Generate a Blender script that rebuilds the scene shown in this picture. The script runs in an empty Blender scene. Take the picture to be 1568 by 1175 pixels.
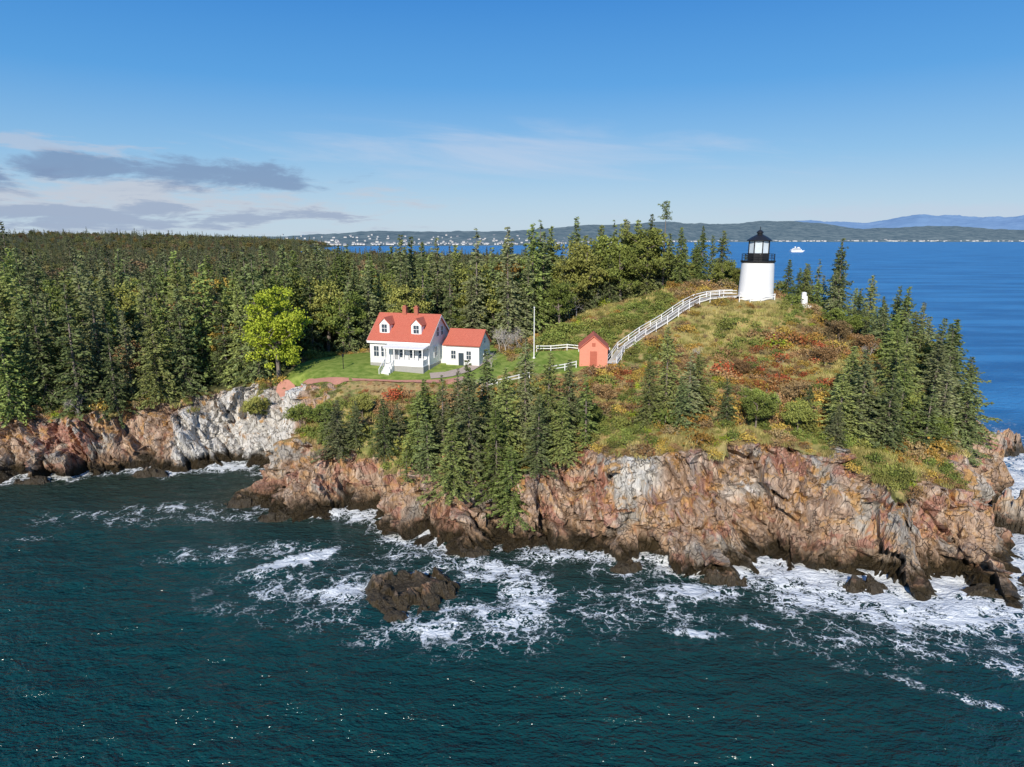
import bpy, math, numpy as np, random
from mathutils import Vector, Matrix
R=np.random.RandomState
scene=bpy.context.scene
rad=math.radians
SUN_EL=rad(31); SUN_AZ=rad(15)   # sun behind the camera, AZ to the left
# ------------------------------------------------------------ noise
def h3(i,j,k,s):
    n=(i.astype(np.int64)*374761393+j.astype(np.int64)*668265263+k.astype(np.int64)*1440662683+s*974711)&0xffffffff
    n=((n^(n>>13))*1274126177)&0xffffffff
    n=((n^(n>>15))*2246822519)&0xffffffff
    return ((n^(n>>16))&0xffffff)/16777215.0
def vn(x,y,z=None,s=0):
    x=np.asarray(x,float); y=np.asarray(y,float)
    z=np.zeros_like(x) if z is None else z
    i=np.floor(x);j=np.floor(y);k=np.floor(z)
    fx=x-i;fy=y-j;fz=z-k
    fx=fx*fx*(3-2*fx);fy=fy*fy*(3-2*fy);fz=fz*fz*(3-2*fz)
    r=0
    for a in (0,1):
        for b in (0,1):
            for c in (0,1):
                r=r+h3(i+a,j+b,k+c,s)*(fx if a else 1-fx)*(fy if b else 1-fy)*(fz if c else 1-fz)
    return r
def fbm(x,y,z=None,o=4,s=0):
    r=0;a=.5;t=0;f=1
    for q in range(o):
        r=r+a*vn(x*f,y*f,None if z is None else z*f,s+q);t+=a;a*=.5;f*=2.03
    return r/t
def worley(x,y,z,s=0):
    i=np.floor(x);j=np.floor(y);k=np.floor(z)
    f1=np.full(x.shape,9.);f2=np.full(x.shape,9.);c=np.zeros(x.shape);til=np.zeros(x.shape)
    for a in (-1,0,1):
        for b in (-1,0,1):
            for g in (-1,0,1):
                I=i+a;J=j+b;K=k+g
                dx=I+h3(I,J,K,s)-x;dy=J+h3(I,J,K,s+1)-y;dz=K+h3(I,J,K,s+2)-z
                d=dx*dx+dy*dy+dz*dz
                m=d<f1
                tl=dx*(h3(I,J,K,s+4)-.5)*2+dz*(h3(I,J,K,s+5)-.5)*2
                f2=np.where(m,f1,np.minimum(f2,d)); f1=np.where(m,d,f1); c=np.where(m,h3(I,J,K,s+3),c);til=np.where(m,tl,til)
    return c,np.sqrt(f1),np.sqrt(f2),til
def ss(a,b,x):
    t=np.clip((x-a)/(b-a),0,1);return t*t*(3-2*t)
# ------------------------------------------------------------ coast
COAST=[(-3500,120),(-1500,110),(-300,92),(-120,93),(-80,87),(-68.9,87.2),(-61,88.7),(-53.6,91.4),(-48,90.5),(-44,92),(-40,93),(-35.3,91.4),
(-31.3,87),(-33,82),(-30.7,78.6),(-23.4,75.6),(-19.5,76.5),(-16.9,73.7),(-13.1,69.3),(-9,68.5),(-5.7,66.2),(-2,67),(1.1,64.6),(6,65),(10.9,63.2),(14,64.5),(20.1,61.2),
(24,62.3),(27,60.6),(32.2,59.9),(35,61.2),(38.1,59.3),(42,60),(45.3,58.1),(48.5,62),(51,67),(56,72),(58,78),(63,82),(66,88),(68,95),(71,110),(66,125),(58,140),(50,155),(42,180),(42,260),
(60,400),(75,600),(40,800),(-50,930),(-250,1000),(-500,1500),(-800,3200),(-3500,3200)]
def sdist(X,Y):
    d=np.full(X.shape,1e9);ins=np.zeros(X.shape,bool)
    n=len(COAST)
    for a in range(n):
        x0,y0=COAST[a];x1,y1=COAST[(a+1)%n]
        ex,ey=x1-x0,y1-y0
        t=np.clip(((X-x0)*ex+(Y-y0)*ey)/(ex*ex+ey*ey),0,1)
        d=np.minimum(d,np.hypot(X-x0-t*ex,Y-y0-t*ey))
        c=((y0>Y)!=(y1>Y))
        xi=x0+(Y-y0)*ex/(ey if ey!=0 else 1e-9)
        ins^=(c&(X<xi))
    return np.where(ins,d,-d)
CP=np.array([(-17,102,13.7),(-22,97,13.4),(-10,98,13.6),(-14,108,13.8),(-6,106,13.9),(-30,98,12.9),(-25,92,12.4),(-2,93,13.1),(3,97,13.8),(11.5,98,14.3),(11.5,102,14.5),(5.5,102,14.7),(13.5,97,14.5),(16.6,101,16.2),
(21.6,104,18.2),(26,106.5,20.2),(30.5,109,22),(36.5,110,22.6),(39.4,111,22.9),(42,113,22.7),(31,122,23.8),(19.8,118,21.2),(12.4,112,18.6),(7.9,108,16.3),(46,108,21.4),(49.3,104,18.8),
(60,95,10.5),(56,84,9),(64,108,11),(50,90,14),(36,70,10.2),(43,85,13),(46,92,15.5),(25,68,10.8),(30.5,85,13.2),(34.5,96,17),(11.6,70,9.8),(13.4,82,11.6),(0,70,6.1),(0,80,10),(0,88,12.2),(-14,78,7.3),
(-15,88,11.4),(-45,97,8.8),(-60,95,8),(-75,94,8.5),(-50,115,11),(-80,120,11),(-105,105,10),(-20,130,13),(10,130,15.5),(0,160,11),(40,130,19.5),(52,130,14),(-60,160,11),(60,160,9),(22,80,12.2),(-25,84,8.5),(-36,94,9.5)],float)
def tps():
    n=len(CP);r=np.hypot(CP[:,None,0]-CP[None,:,0],CP[:,None,1]-CP[None,:,1])
    K=np.where(r>0,r*r*np.log(r+1e-9),0)+np.eye(n)*4.0
    P=np.c_[np.ones(n),CP[:,0],CP[:,1]]
    A=np.block([[K,P],[P.T,np.zeros((3,3))]])
    return np.linalg.solve(A,np.r_[CP[:,2],0,0,0])
TW=tps()
def interior(X,Y):
    Xc=np.clip(X,-110,80);Yc=np.clip(Y,50,170)
    r=TW[-3]+TW[-2]*Xc+TW[-1]*Yc
    for q in range(len(CP)):
        d=np.hypot(Xc-CP[q,0],Yc-CP[q,1])+1e-6
        r=r+TW[q]*d*d*np.log(d)
    far=np.clip(11-(Y-150)*.008,5,12)+(fbm(X/90,Y/90,o=3,s=5)-.5)*5
    far=far+32*np.exp(-(((X+1250)/620)**2+((Y-2000)/600)**2))+8*np.exp(-(((X+420)/300)**2+((Y-1300)/300)**2))
    w=np.maximum(ss(135,170,Y),ss(85,110,-X))
    return r*(1-w)+far*w
def height(X,Y):
    d=sdist(X,Y)
    near=(1-ss(150,300,Y))*(1-ss(100,160,-X))
    dn=d+near*((fbm(X/3.1,Y/3.1,o=4,s=11)-.5)*2.6+(fbm(X/9,Y/9,o=2,s=15)-.5)*5)
    hi=interior(X,Y)
    st=1.75+ (fbm(X/7,Y/7,o=2,s=21)-.5)*1.8
    st=st*near+.5*(1-near)
    hc=np.where(dn>0,dn*st,dn*.9)
    k=.9
    hcc=np.clip(hc,-4,60)
    q=np.clip(.5+.5*(hi-hcc)/k/1.5,0,1)
    h=hi*(1-q)+hcc*q-k*1.5*q*(1-q)
    rock=1-ss(-1.2,.9,hcc-hi+(fbm(X/2.2,Y/2.2,o=3,s=31)-.5)*6-.6)
    h=h+(1-rock)*near*((fbm(X/2.0,Y/2.0,o=3,s=41)-.5)*.6+(fbm(X/7.0,Y/7.0,o=2,s=43)-.5)*1.1*ss(2,10,d))*ss(0,6,d)*(1-lawnmask(X,Y,1))
    return h,d,rock*near
def poly_in(X,Y,P):
    ins=np.zeros(np.shape(X),bool)
    for a in range(len(P)):
        x0,y0=P[a];x1,y1=P[(a+1)%len(P)]
        ins^=(((y0>Y)!=(y1>Y))&(X<x0+(Y-y0)*(x1-x0)/((y1-y0) or 1e-9)))
    return ins
LAWN1=[(-34,97.5),(-27,92.7),(-16,91.4),(-4,91.5),(1,96),(-3,112),(-16,113),(-33,107)]
LAWN2=[(0,96),(4,94),(9.3,95),(14,99.5),(11,104.5),(3,104.5),(0,101)]
def lawnmask(X,Y,soft=0):
    return (poly_in(X,Y,LAWN1)|poly_in(X,Y,LAWN2)).astype(float)
# ------------------------------------------------------------ material helpers
class NT:
    def __init__(s,tree): s.t=tree;s.n=tree.nodes;s.l=tree.links
    def add(s,ty,ins=None,**kw):
        n=s.n.new(ty)
        for k,v in kw.items(): setattr(n,k,v)
        if ins:
            for k,v in ins.items(): s.set(n.inputs[k],v)
        return n
    def set(s,sock,v):
        if isinstance(v,bpy.types.NodeSocket): s.l.new(v,sock)
        else: sock.default_value=v
    def math(s,op,a,b=0.,c=None,clamp=False):
        n=s.n.new('ShaderNodeMath');n.operation=op;n.use_clamp=clamp
        s.set(n.inputs[0],a);s.set(n.inputs[1],b)
        if c is not None:s.set(n.inputs[2],c)
        return n.outputs[0]
    def mix(s,f,a,b,blend='MIX'):
        n=s.n.new('ShaderNodeMix');n.data_type='RGBA';n.blend_type=blend
        s.set(n.inputs[0],f)
        for q,v in ((6,a),(7,b)):
            if not isinstance(v,bpy.types.NodeSocket) and len(v)==3: v=(*v,1)
            s.set(n.inputs[q],v)
        return n.outputs[2]
    def attr(s,name): return s.add('ShaderNodeAttribute',attribute_name=name).outputs['Fac']
    def noise(s,vec,scale,detail=4,rough=.55,dist=0):
        n=s.add('ShaderNodeTexNoise',{'Scale':scale,'Detail':detail,'Roughness':rough,'Distortion':dist})
        if vec is not None:s.l.new(vec,n.inputs['Vector'])
        return n.outputs['Fac']
    def ramp(s,f,stops):
        n=s.n.new('ShaderNodeValToRGB');e=n.color_ramp.elements
        while len(e)<len(stops): e.new(.5)
        for q,(p,c) in enumerate(stops):
            e[q].position=p;e[q].color=(*c,1) if len(c)==3 else c
        s.set(n.inputs[0],f);return n.outputs[0]
    def rng(s,f,a,b,c=0.,d=1.):
        n=s.add('ShaderNodeMapRange',{'From Min':a,'From Max':b,'To Min':c,'To Max':d},interpolation_type='SMOOTHSTEP')
        s.set(n.inputs['Value'],f);return n.outputs[0]
    def mapv(s,vec,rot=(0,0,0),sc=(1,1,1)):
        n=s.add('ShaderNodeMapping');n.inputs['Rotation'].default_value=rot;n.inputs['Scale'].default_value=sc
        s.l.new(vec,n.inputs['Vector']);return n.outputs[0]
def newmat(name):
    m=bpy.data.materials.new(name);m.use_nodes=True
    t=NT(m.node_tree);b=t.n['Principled BSDF'];return m,t,b
def simple(name,col,rough=.7,var=.15,scale=3,bump=.0,spec=.3,metal=0):
    m,t,b=newmat(name)
    pos=t.add('ShaderNodeTexCoord').outputs['Object']
    n=t.noise(pos,scale,3,.6)
    c=t.mix(n,tuple(x*(1-var) for x in col),tuple(min(1,x*(1+var)) for x in col))
    t.set(b.inputs['Base Color'],c);b.inputs['Roughness'].default_value=rough;b.inputs['Specular IOR Level'].default_value=spec
    b.inputs['Metallic'].default_value=metal
    if bump: 
        bp=t.add('ShaderNodeBump',{'Strength':bump,'Distance':.05,'Height':n});t.l.new(bp.outputs[0],b.inputs['Normal'])
    return m
def rock_nodes(t,pos,white,wetz=1.3):
    sep=t.add('ShaderNodeSeparateXYZ');t.l.new(pos,sep.inputs[0]);z=sep.outputs[2]
    ms=t.mapv(pos,(0.1,rad(26),.2),(1,1,.13))
    n1=t.noise(pos,.13,2,.6,.5);n2=t.noise(ms,1.7,6,.74,.2);n3=t.noise(pos,.27,3,.6,1)
    n4=t.noise(ms,7,2,.7)
    base=t.ramp(n2,[(.30,(.11,.075,.055)),(.41,(.38,.25,.17)),(.53,(.60,.43,.31)),(.68,(.80,.65,.50))])
    pink=t.ramp(n2,[(.30,(.10,.045,.035)),(.44,(.44,.21,.15)),(.64,(.70,.45,.33))])
    grey=t.ramp(n2,[(.30,(.11,.10,.085)),(.44,(.38,.34,.29)),(.64,(.66,.60,.52))])
    c=t.mix(t.rng(n1,.49,.58),base,grey)
    c=t.mix(t.rng(n3,.53,.60),c,pink)
    n5=t.noise(pos,.6,4,.65,.6)
    hz=t.rng(z,1.5,7.,.35,1.)
    c=t.mix(t.math('MULTIPLY',t.math('MULTIPLY',t.rng(n5,.50,.62),.8),hz),c,t.mix(n4,(.48,.21,.04),(.80,.50,.18)))
    ms2=t.mapv(pos,(0.1,rad(24),.2),(1,1,.26))
    nc=t.add('ShaderNodeTexNoise',{'Scale':.7,'Detail':2.});t.l.new(pos,nc.inputs['Vector'])
    wv=t.add('ShaderNodeVectorMath',operation='MULTIPLY_ADD');t.l.new(nc.outputs['Color'],wv.inputs[0]);wv.inputs[1].default_value=(1.6,1.6,1.6);t.l.new(ms2,wv.inputs[2])
    vo=t.add('ShaderNodeTexVoronoi',{'Scale':.9},feature='DISTANCE_TO_EDGE');t.l.new(wv.outputs[0],vo.inputs['Vector'])
    cr=t.rng(vo.outputs['Distance'],0,.045)
    zz=t.math('ADD',z,t.math('MULTIPLY',t.math('SUBTRACT',n5,.5),3.2))
    c=t.mix(t.math('MULTIPLY',t.rng(zz,3.4,1.5),.45),c,(.18,.11,.055))
    wn=t.ramp(n2,[(.32,(.30,.28,.25)),(.42,(.70,.66,.60)),(.6,(.85,.83,.78))])
    c=t.mix(t.math('MULTIPLY',white,t.rng(n5,.70,.55)),c,wn)
    c=t.mix(t.math('MULTIPLY',t.math('SUBTRACT',1.,cr),.7),c,(.05,.035,.025))
    wet=t.rng(zz,wetz+.8,wetz-.4)
    c=t.mix(wet,c,t.mix(n4,(.010,.009,.007),(.085,.06,.028)))
    hgt=t.math('ADD',t.math('MULTIPLY',n2,1.5),t.math('MULTIPLY',cr,.3))
    return c,hgt,wet,n2
# terrain materials
def veg_nodes(t,pos,n2):
    n1=t.noise(pos,.12,2,.6);n3=t.noise(pos,5,3,.7)
    veg=t.ramp(n2,[(.3,(.10,.12,.035)),(.48,(.22,.22,.07)),(.58,(.40,.32,.13)),(.70,(.28,.14,.055))])
    veg=t.mix(t.rng(n1,.45,.6),veg,t.ramp(n2,[(.3,(.14,.09,.035)),(.52,(.40,.29,.13)),(.66,(.30,.12,.05))]))
    veg=t.mix(t.math('MULTIPLY',t.rng(n3,.5,.75),.4),veg,(.06,.05,.025))
    return veg,n3
def rock_mat():
    m,t,b=newmat('granite_cliff')
    pos=t.add('ShaderNodeNewGeometry').outputs['Position']
    c,hgt,wet,n2=rock_nodes(t,pos,t.attr('white'))
    nv=t.noise(pos,.9,4,.65)
    veg,n3=veg_nodes(t,pos,nv)
    rk=t.rng(t.math('ADD',t.attr('rock'),t.math('MULTIPLY',t.math('SUBTRACT',nv,.5),.9)),.42,.52)
    t.set(b.inputs['Base Color'],t.mix(rk,veg,c))
    t.set(b.inputs['Roughness'],t.math('MULTIPLY_ADD',t.math('MULTIPLY',wet,rk),-.5,.85))
    b.inputs['Specular IOR Level'].default_value=.25
    bp=t.add('ShaderNodeBump',{'Strength':1.,'Distance':.5,'Height':hgt});t.l.new(bp.outputs[0],b.inputs['Normal'])
    return m
def ground_mat():
    m,t,b=newmat('heath_and_lawn')
    pos=t.add('ShaderNodeNewGeometry').outputs['Position']
    nv=t.noise(pos,.9,4,.65)
    veg,n3=veg_nodes(t,pos,nv)
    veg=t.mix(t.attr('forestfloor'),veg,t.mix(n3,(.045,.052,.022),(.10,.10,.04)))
    tan=t.ramp(n3,[(.3,(.26,.22,.07)),(.6,(.48,.38,.14)),(.8,(.32,.31,.09))])
    veg=t.mix(t.math('MULTIPLY',t.attr('dry'),t.rng(nv,.65,.45)),veg,tan)
    lawn=t.mix(t.rng(nv,.35,.65),(.14,.22,.03),(.30,.36,.08))
    lawn=t.mix(t.math('MULTIPLY',n3,.5),lawn,(.13,.17,.04))
    veg=t.mix(t.attr('lawn'),veg,lawn)
    t.set(b.inputs['Base Color'],veg);b.inputs['Roughness'].default_value=.9;b.inputs['Specular IOR Level'].default_value=.15
    return m
# ------------------------------------------------------------ mesh helpers
def mesh_np(name,V,F,attrs=None,smooth=False,mat=None,parent=None,link=True):
    me=bpy.data.meshes.new(name)
    V=np.asarray(V,np.float32);F=np.asarray(F,np.int32)
    me.vertices.add(len(V));me.vertices.foreach_set('co',V.ravel())
    n,k=F.shape
    me.loops.add(n*k);me.loops.foreach_set('vertex_index',F.ravel())
    me.polygons.add(n);me.polygons.foreach_set('loop_start',np.arange(0,n*k,k,dtype=np.int32))
    me.polygons.foreach_set('loop_total',np.full(n,k,np.int32))
    me.polygons.foreach_set('use_smooth',np.full(n,smooth,bool))
    me.update(calc_edges=True)
    for a,v in (attrs or {}).items():
        at=me.attributes.new(a,'FLOAT','POINT');at.data.foreach_set('value',np.asarray(v,np.float32).ravel())
    if mat: me.materials.append(mat)
    ob=bpy.data.objects.new(name,me)
    if link: scene.collection.objects.link(ob)
    if parent: ob.parent=parent
    return ob
def slots(ob,mats,mi):
    for m in mats: ob.data.materials.append(m)
    ob.data.polygons.foreach_set('material_index',np.asarray(mi,np.int32))
def grid_faces(ny,nx):
    i=np.arange(ny*nx).reshape(ny,nx)
    return np.c_[i[:-1,:-1].ravel(),i[:-1,1:].ravel(),i[1:,1:].ravel(),i[1:,:-1].ravel()]
def axis(core0,core1,step,lo,hi,g=1.12):
    a=list(np.arange(core0,core1,step));s=step
    while a[-1]<hi: s*=g;a.append(a[-1]+s)
    s=step;b=[]
    x=core0
    while x>lo: s*=g;x-=s;b.append(x)
    return np.array(b[::-1]+a)
# ------------------------------------------------------------ terrain
xs=axis(-72,66,.25,-3600,700,1.09)
y1=np.arange(55,100,.15);y2=np.arange(100,128,.5);y3=[128.]
s=.6
while y3[-1]<3300: s*=1.07;y3.append(y3[-1]+s)
ys=np.concatenate([[40,46,50,53],y1,y2,y3])
X,Y=np.meshgrid(xs,ys)
H,D,ROCK=height(X,Y)
gy,gx=np.gradient(D,ys,xs)
gl=np.hypot(gx,gy)+1e-6
nx_=-gx/gl;ny_=-gy/gl
P=np.stack([X,Y,H],-1)
m=(ROCK>.02)&(X>-85)&(X<90)&(Y<130)&(D>-4)
x,y,z=X[m],Y[m],H[m]
sh=x+z*.5+(fbm(x/4,y/4,z/4,2,61)-.5)*1.6
c0,_,_,t0=worley(sh*.17,y*.2,z*.09,91)
c1,f1,f2,t1=worley(sh*.42,y*.42,z*.11,101)
c2,g1,g2,t2=worley(sh*1.15,y*1.1,(z-x*.35)*.34,131)
c3,_,_,t3=worley(sh*2.4,y*2.4,(z+x*.2)*1.1,151)
dd=(c0-.5)*2.4+t0*1.4+(c1-.5)*1.3+t1*1.7+(c2-.5)*.7+t2*.75+(c3-.5)*.25
dd-=np.exp(-((f2-f1)/.09)**2)*.9
dd*=ROCK[m]
P[m,0]+=nx_[m]*dd;P[m,1]+=ny_[m]*dd;P[m,2]+=(dd*.2+(c2-.5)*.5*ROCK[m])
WH=np.zeros_like(X)
for (wx,wy,sx,sy,a) in [(-41,93.5,6.5,6,1.),(-31,94,3.5,5,.9),(13,67.5,3,2.6,.9),(25,65.5,3,2.6,.9),(19,67,2,1.5,.5)]:
    WH=np.maximum(WH,a*np.exp(-(((X-wx)/sx)**2+((Y-wy)/sy)**2)))
WH=np.where(X<-28,ss(.15,.4,WH),ss(.3,.7,WH)*ss(4.5,6.5,H+(fbm(X/2,Y/2,s=7)-.5)*3))
LW=lawnmask(X,Y)
def openness(x,y):   # 1 = open headland slope, 0 = forest
    b=np.interp(x,[-200,-36,-33,-15,5,14,45,52,75],[60,60,111,113,111,119,121,100,80])
    return (y<b).astype(float)
DRY=np.zeros_like(X)
DZ=[(20,117,12,6),(35,104,9,5),(30,98,8,5),(5,84,10,3),(46,88,8,6),(22,70,8,3),(38,68,8,3)]
for (wx,wy,sx,sy) in DZ:
    DRY=np.maximum(DRY,np.exp(-(((X-wx)/sx)**2+((Y-wy)/sy)**2)))
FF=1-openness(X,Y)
GF=grid_faces(*X.shape)
terrain=mesh_np('headland_terrain',P.reshape(-1,3),GF,
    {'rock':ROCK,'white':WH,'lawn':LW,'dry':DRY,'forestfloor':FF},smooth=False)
isr=((ROCK>.04)&(LW<.5)&((DRY<.3)|(ROCK>.1))).ravel()
slots(terrain,[rock_mat(),ground_mat()],np.where(isr[GF].any(1),0,1))
def gz(x,y):
    x=np.atleast_1d(np.asarray(x,float));y=np.atleast_1d(np.asarray(y,float))
    i=np.clip(np.searchsorted(xs,x)-1,0,len(xs)-2);j=np.clip(np.searchsorted(ys,y)-1,0,len(ys)-2)
    fx=(x-xs[i])/(xs[i+1]-xs[i]);fy=(y-ys[j])/(ys[j+1]-ys[j])
    return H[j,i]*(1-fx)*(1-fy)+H[j,i+1]*fx*(1-fy)+H[j+1,i]*(1-fx)*fy+H[j+1,i+1]*fx*fy
def g1(x,y): return float(gz(x,y)[0])
# ------------------------------------------------------------ sea
def sea_mat(foamy):
    m,t,b=newmat('sea_water_surf' if foamy else 'sea_water_open')
    pos=t.add('ShaderNodeNewGeometry').outputs['Position']
    sep=t.add('ShaderNodeSeparateXYZ');t.l.new(pos,sep.inputs[0])
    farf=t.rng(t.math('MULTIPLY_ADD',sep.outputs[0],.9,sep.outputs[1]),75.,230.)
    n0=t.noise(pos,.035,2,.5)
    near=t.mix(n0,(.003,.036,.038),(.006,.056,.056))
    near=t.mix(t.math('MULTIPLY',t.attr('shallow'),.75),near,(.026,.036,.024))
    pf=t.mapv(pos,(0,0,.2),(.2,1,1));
    farc=t.mix(t.rng(t.noise(pf,.05,5,.75),.38,.62),(.018,.135,.33),(.045,.235,.49))  # blue of the reflected sky put into the far water's base colour
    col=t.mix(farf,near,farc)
    mp=t.mapv(pos,(0,0,.35),(.6,1.15,1));
    w1=t.noise(mp,.7,4,.62,.4);w3=t.noise(mp,3.,2,.6)
    hh=t.math('ADD',t.math('MULTIPLY',w1,1.6),t.math('MULTIPLY',w3,.55))
    bp=t.add('ShaderNodeBump',{'Strength':.75,'Distance':.75,'Height':hh})
    t.l.new(bp.outputs[0],b.inputs['Normal'])
    if foamy:
        nc=t.add('ShaderNodeTexNoise',{'Scale':.42,'Detail':4.,'Roughness':.65});t.l.new(pos,nc.inputs['Vector'])
        vm=t.add('ShaderNodeVectorMath',operation='MULTIPLY_ADD');t.l.new(nc.outputs['Color'],vm.inputs[0]);vm.inputs[1].default_value=(5.5,5.5,0);t.l.new(pos,vm.inputs[2])
        v1=t.add('ShaderNodeTexVoronoi',{'Scale':.48},feature='DISTANCE_TO_EDGE');t.l.new(vm.outputs[0],v1.inputs['Vector'])
        v2=t.add('ShaderNodeTexVoronoi',{'Scale':1.5},feature='DISTANCE_TO_EDGE');t.l.new(vm.outputs[0],v2.inputs['Vector'])
        lace=t.math('MAXIMUM',t.rng(v1.outputs['Distance'],.16,.0),t.math('MULTIPLY',t.rng(v2.outputs['Distance'],.22,.0),.8))
        fn=t.noise(pos,2.2,5,.8,.3);fb=t.noise(pos,.3,3,.6)
        Fa=t.attr('foam')
        v=t.math('ADD',t.math('MULTIPLY',Fa,1.05),t.math('MULTIPLY',t.math('SUBTRACT',lace,.55),.85))
        v=t.math('ADD',v,t.math('MULTIPLY',t.math('SUBTRACT',fn,.5),1.1))
        v=t.math('ADD',v,t.math('MULTIPLY',t.math('SUBTRACT',fb,.5),1.3))
        fo=t.rng(v,.46,.82)
        fo=t.math('MULTIPLY',fo,t.rng(Fa,.05,.25))
        foc=t.mix(fn,(.62,.67,.69),(.90,.91,.90))
        bp.inputs['Strength'].default_value=.6
        t.set(bp.inputs['Height'],t.math('ADD',hh,t.math('MULTIPLY',fn,t.math('MULTIPLY',fo,.5))))
    else:
        wc=t.noise(t.mapv(pos,(0,0,.1),(.3,1,1)),.35,4,.75)
        fo=t.math('MULTIPLY',t.rng(wc,.69,.77),t.math('MULTIPLY',farf,.6));foc=(.8,.82,.84)
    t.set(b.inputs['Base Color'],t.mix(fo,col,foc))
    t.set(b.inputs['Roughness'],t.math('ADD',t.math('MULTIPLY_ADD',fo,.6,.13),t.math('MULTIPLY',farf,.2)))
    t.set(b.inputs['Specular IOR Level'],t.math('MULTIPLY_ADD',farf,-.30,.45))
    b.inputs['IOR'].default_value=1.33
    return m
def sea():
    sx=axis(-72,78,.4,-60000,60000,1.12);sy=axis(33,100,.35,-300,70000,1.10)
    SX,SY=np.meshgrid(sx,sy)
    d=-sdist(SX,SY)   # positive off shore
    nearw=np.exp(-(np.maximum(0,np.abs(SY-65)-50)/40)**2)*np.exp(-(np.maximum(0,np.abs(SX)-80)/40)**2)
    Z=((fbm(SX/3.2+SY/9,SY/1.7,o=4,s=201)-.5)*.42+(fbm(SX/11,SY/6,o=2,s=207)-.5)*.4)*nearw
    n=fbm(SX/4,SY/4,o=3,s=211)
    wid=np.interp(SX,[-70,-34,-20,-5,5,14,22,45,50,75],[1.2,1.3,1.3,1.8,2.0,3.0,5.,8.,9,10])
    F=np.exp(-np.maximum(0,d-.5)/wid*1.15)*(.2+1.3*n)*np.interp(SX,[-70,-30,-10,10,25,45],[.75,.65,.62,.75,1.0,1.35])
    def blob(cx,cy,rx,ry,a,ang=0):
        c,s_=math.cos(ang),math.sin(ang);u=(SX-cx)*c+(SY-cy)*s_;v=-(SX-cx)*s_+(SY-cy)*c
        return a*np.exp(-((u/rx)**2+(v/ry)**2)**1.3)
    w1=(fbm(SX/2.5,SY/2.5,o=3,s=221)-.5)
    wx_=SX+(fbm(SX/4,SY/4,o=3,s=241)-.5)*5;wy_=SY+(fbm(SX/4,SY/4,o=3,s=251)-.5)*5
    F=np.maximum(F,blob(-22,63.6,4.8,1.3,1.25,math.atan2(5.7,6.7))*(1+w1))
    ri=np.hypot((wx_+4.6),(wy_-57.2)*1.15)
    F=np.maximum(F,np.exp(-((ri-6.2)/2.6)**2)*.62*(1+1.6*w1)*ss(-18,-8,SX))
    F=np.maximum(F,blob(-15.3,57.3,2.2,3.2,.9)*(1+w1))
    F=np.maximum(F,blob(-1.5,60.3,5,2.0,.75)*(1+w1));F=np.maximum(F,blob(1,57,3.,3.5,.6)*(1+w1))
    F=np.maximum(F,blob(-3,54.5,7,2.0,.6)*(1+w1))
    F=np.maximum(F,blob(15,51,2.6,.6,.75,-.2)); F=np.maximum(F,blob(17,57.5,5,1.8,.75)*(1+w1))
    F=np.maximum(F,blob(38,54.5,11,3.6,.98,-.15)*(1+w1)); F=np.maximum(F,blob(48,51.5,8,4,.9,-.4)*(1+w1));F=np.maximum(F,blob(29,56,7,2.2,.85,-.1)*(1+w1))
    F=np.maximum(F,blob(58,64,6,8,.9)*(1+w1)); F=np.maximum(F,blob(72,93,6,10,.85)*(1+w1))
    F=np.maximum(F,blob(27,50,9,.7,.48,-.3));F=np.maximum(F,blob(-28,66,10,2.5,.38,.2));F=np.maximum(F,blob(-40,76,18,4,.28,.1));F=np.maximum(F,blob(-58,69,9,.8,.36,.1))
    F=np.maximum(F,blob(-8,66,8,2,.45));F=np.maximum(F,blob(32,43,9,.5,.38,-.5));F=np.maximum(F,blob(38,46,4,1.2,.42,-.5))
    F=np.maximum(F,blob(8,55,18,5,.31));F=np.maximum(F,blob(-16,58,12,7,.36));F=np.maximum(F,blob(-4,51,11,4,.35));F=np.maximum(F,blob(34,50,14,4,.36))
    F=F*(d>-3)
    Z=Z+np.clip(F,0,1)*.6*nearw*(fbm(SX/1.1,SY/1.1,o=3,s=231)-.25)
    sh=np.exp(-np.maximum(d,0)/7.)*nearw+.6*np.exp(-(((SX+45)/26)**2+((SY-82)/9)**2))
    GFs=grid_faces(*SX.shape)
    o=mesh_np('sea_water',np.stack([SX,SY,Z],-1).reshape(-1,3),GFs,{'foam':F,'shallow':sh},smooth=True)
    slots(o,[sea_mat(True),sea_mat(False)],np.where((F.ravel()[GFs]>.05).any(1),0,1))
sea()
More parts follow.
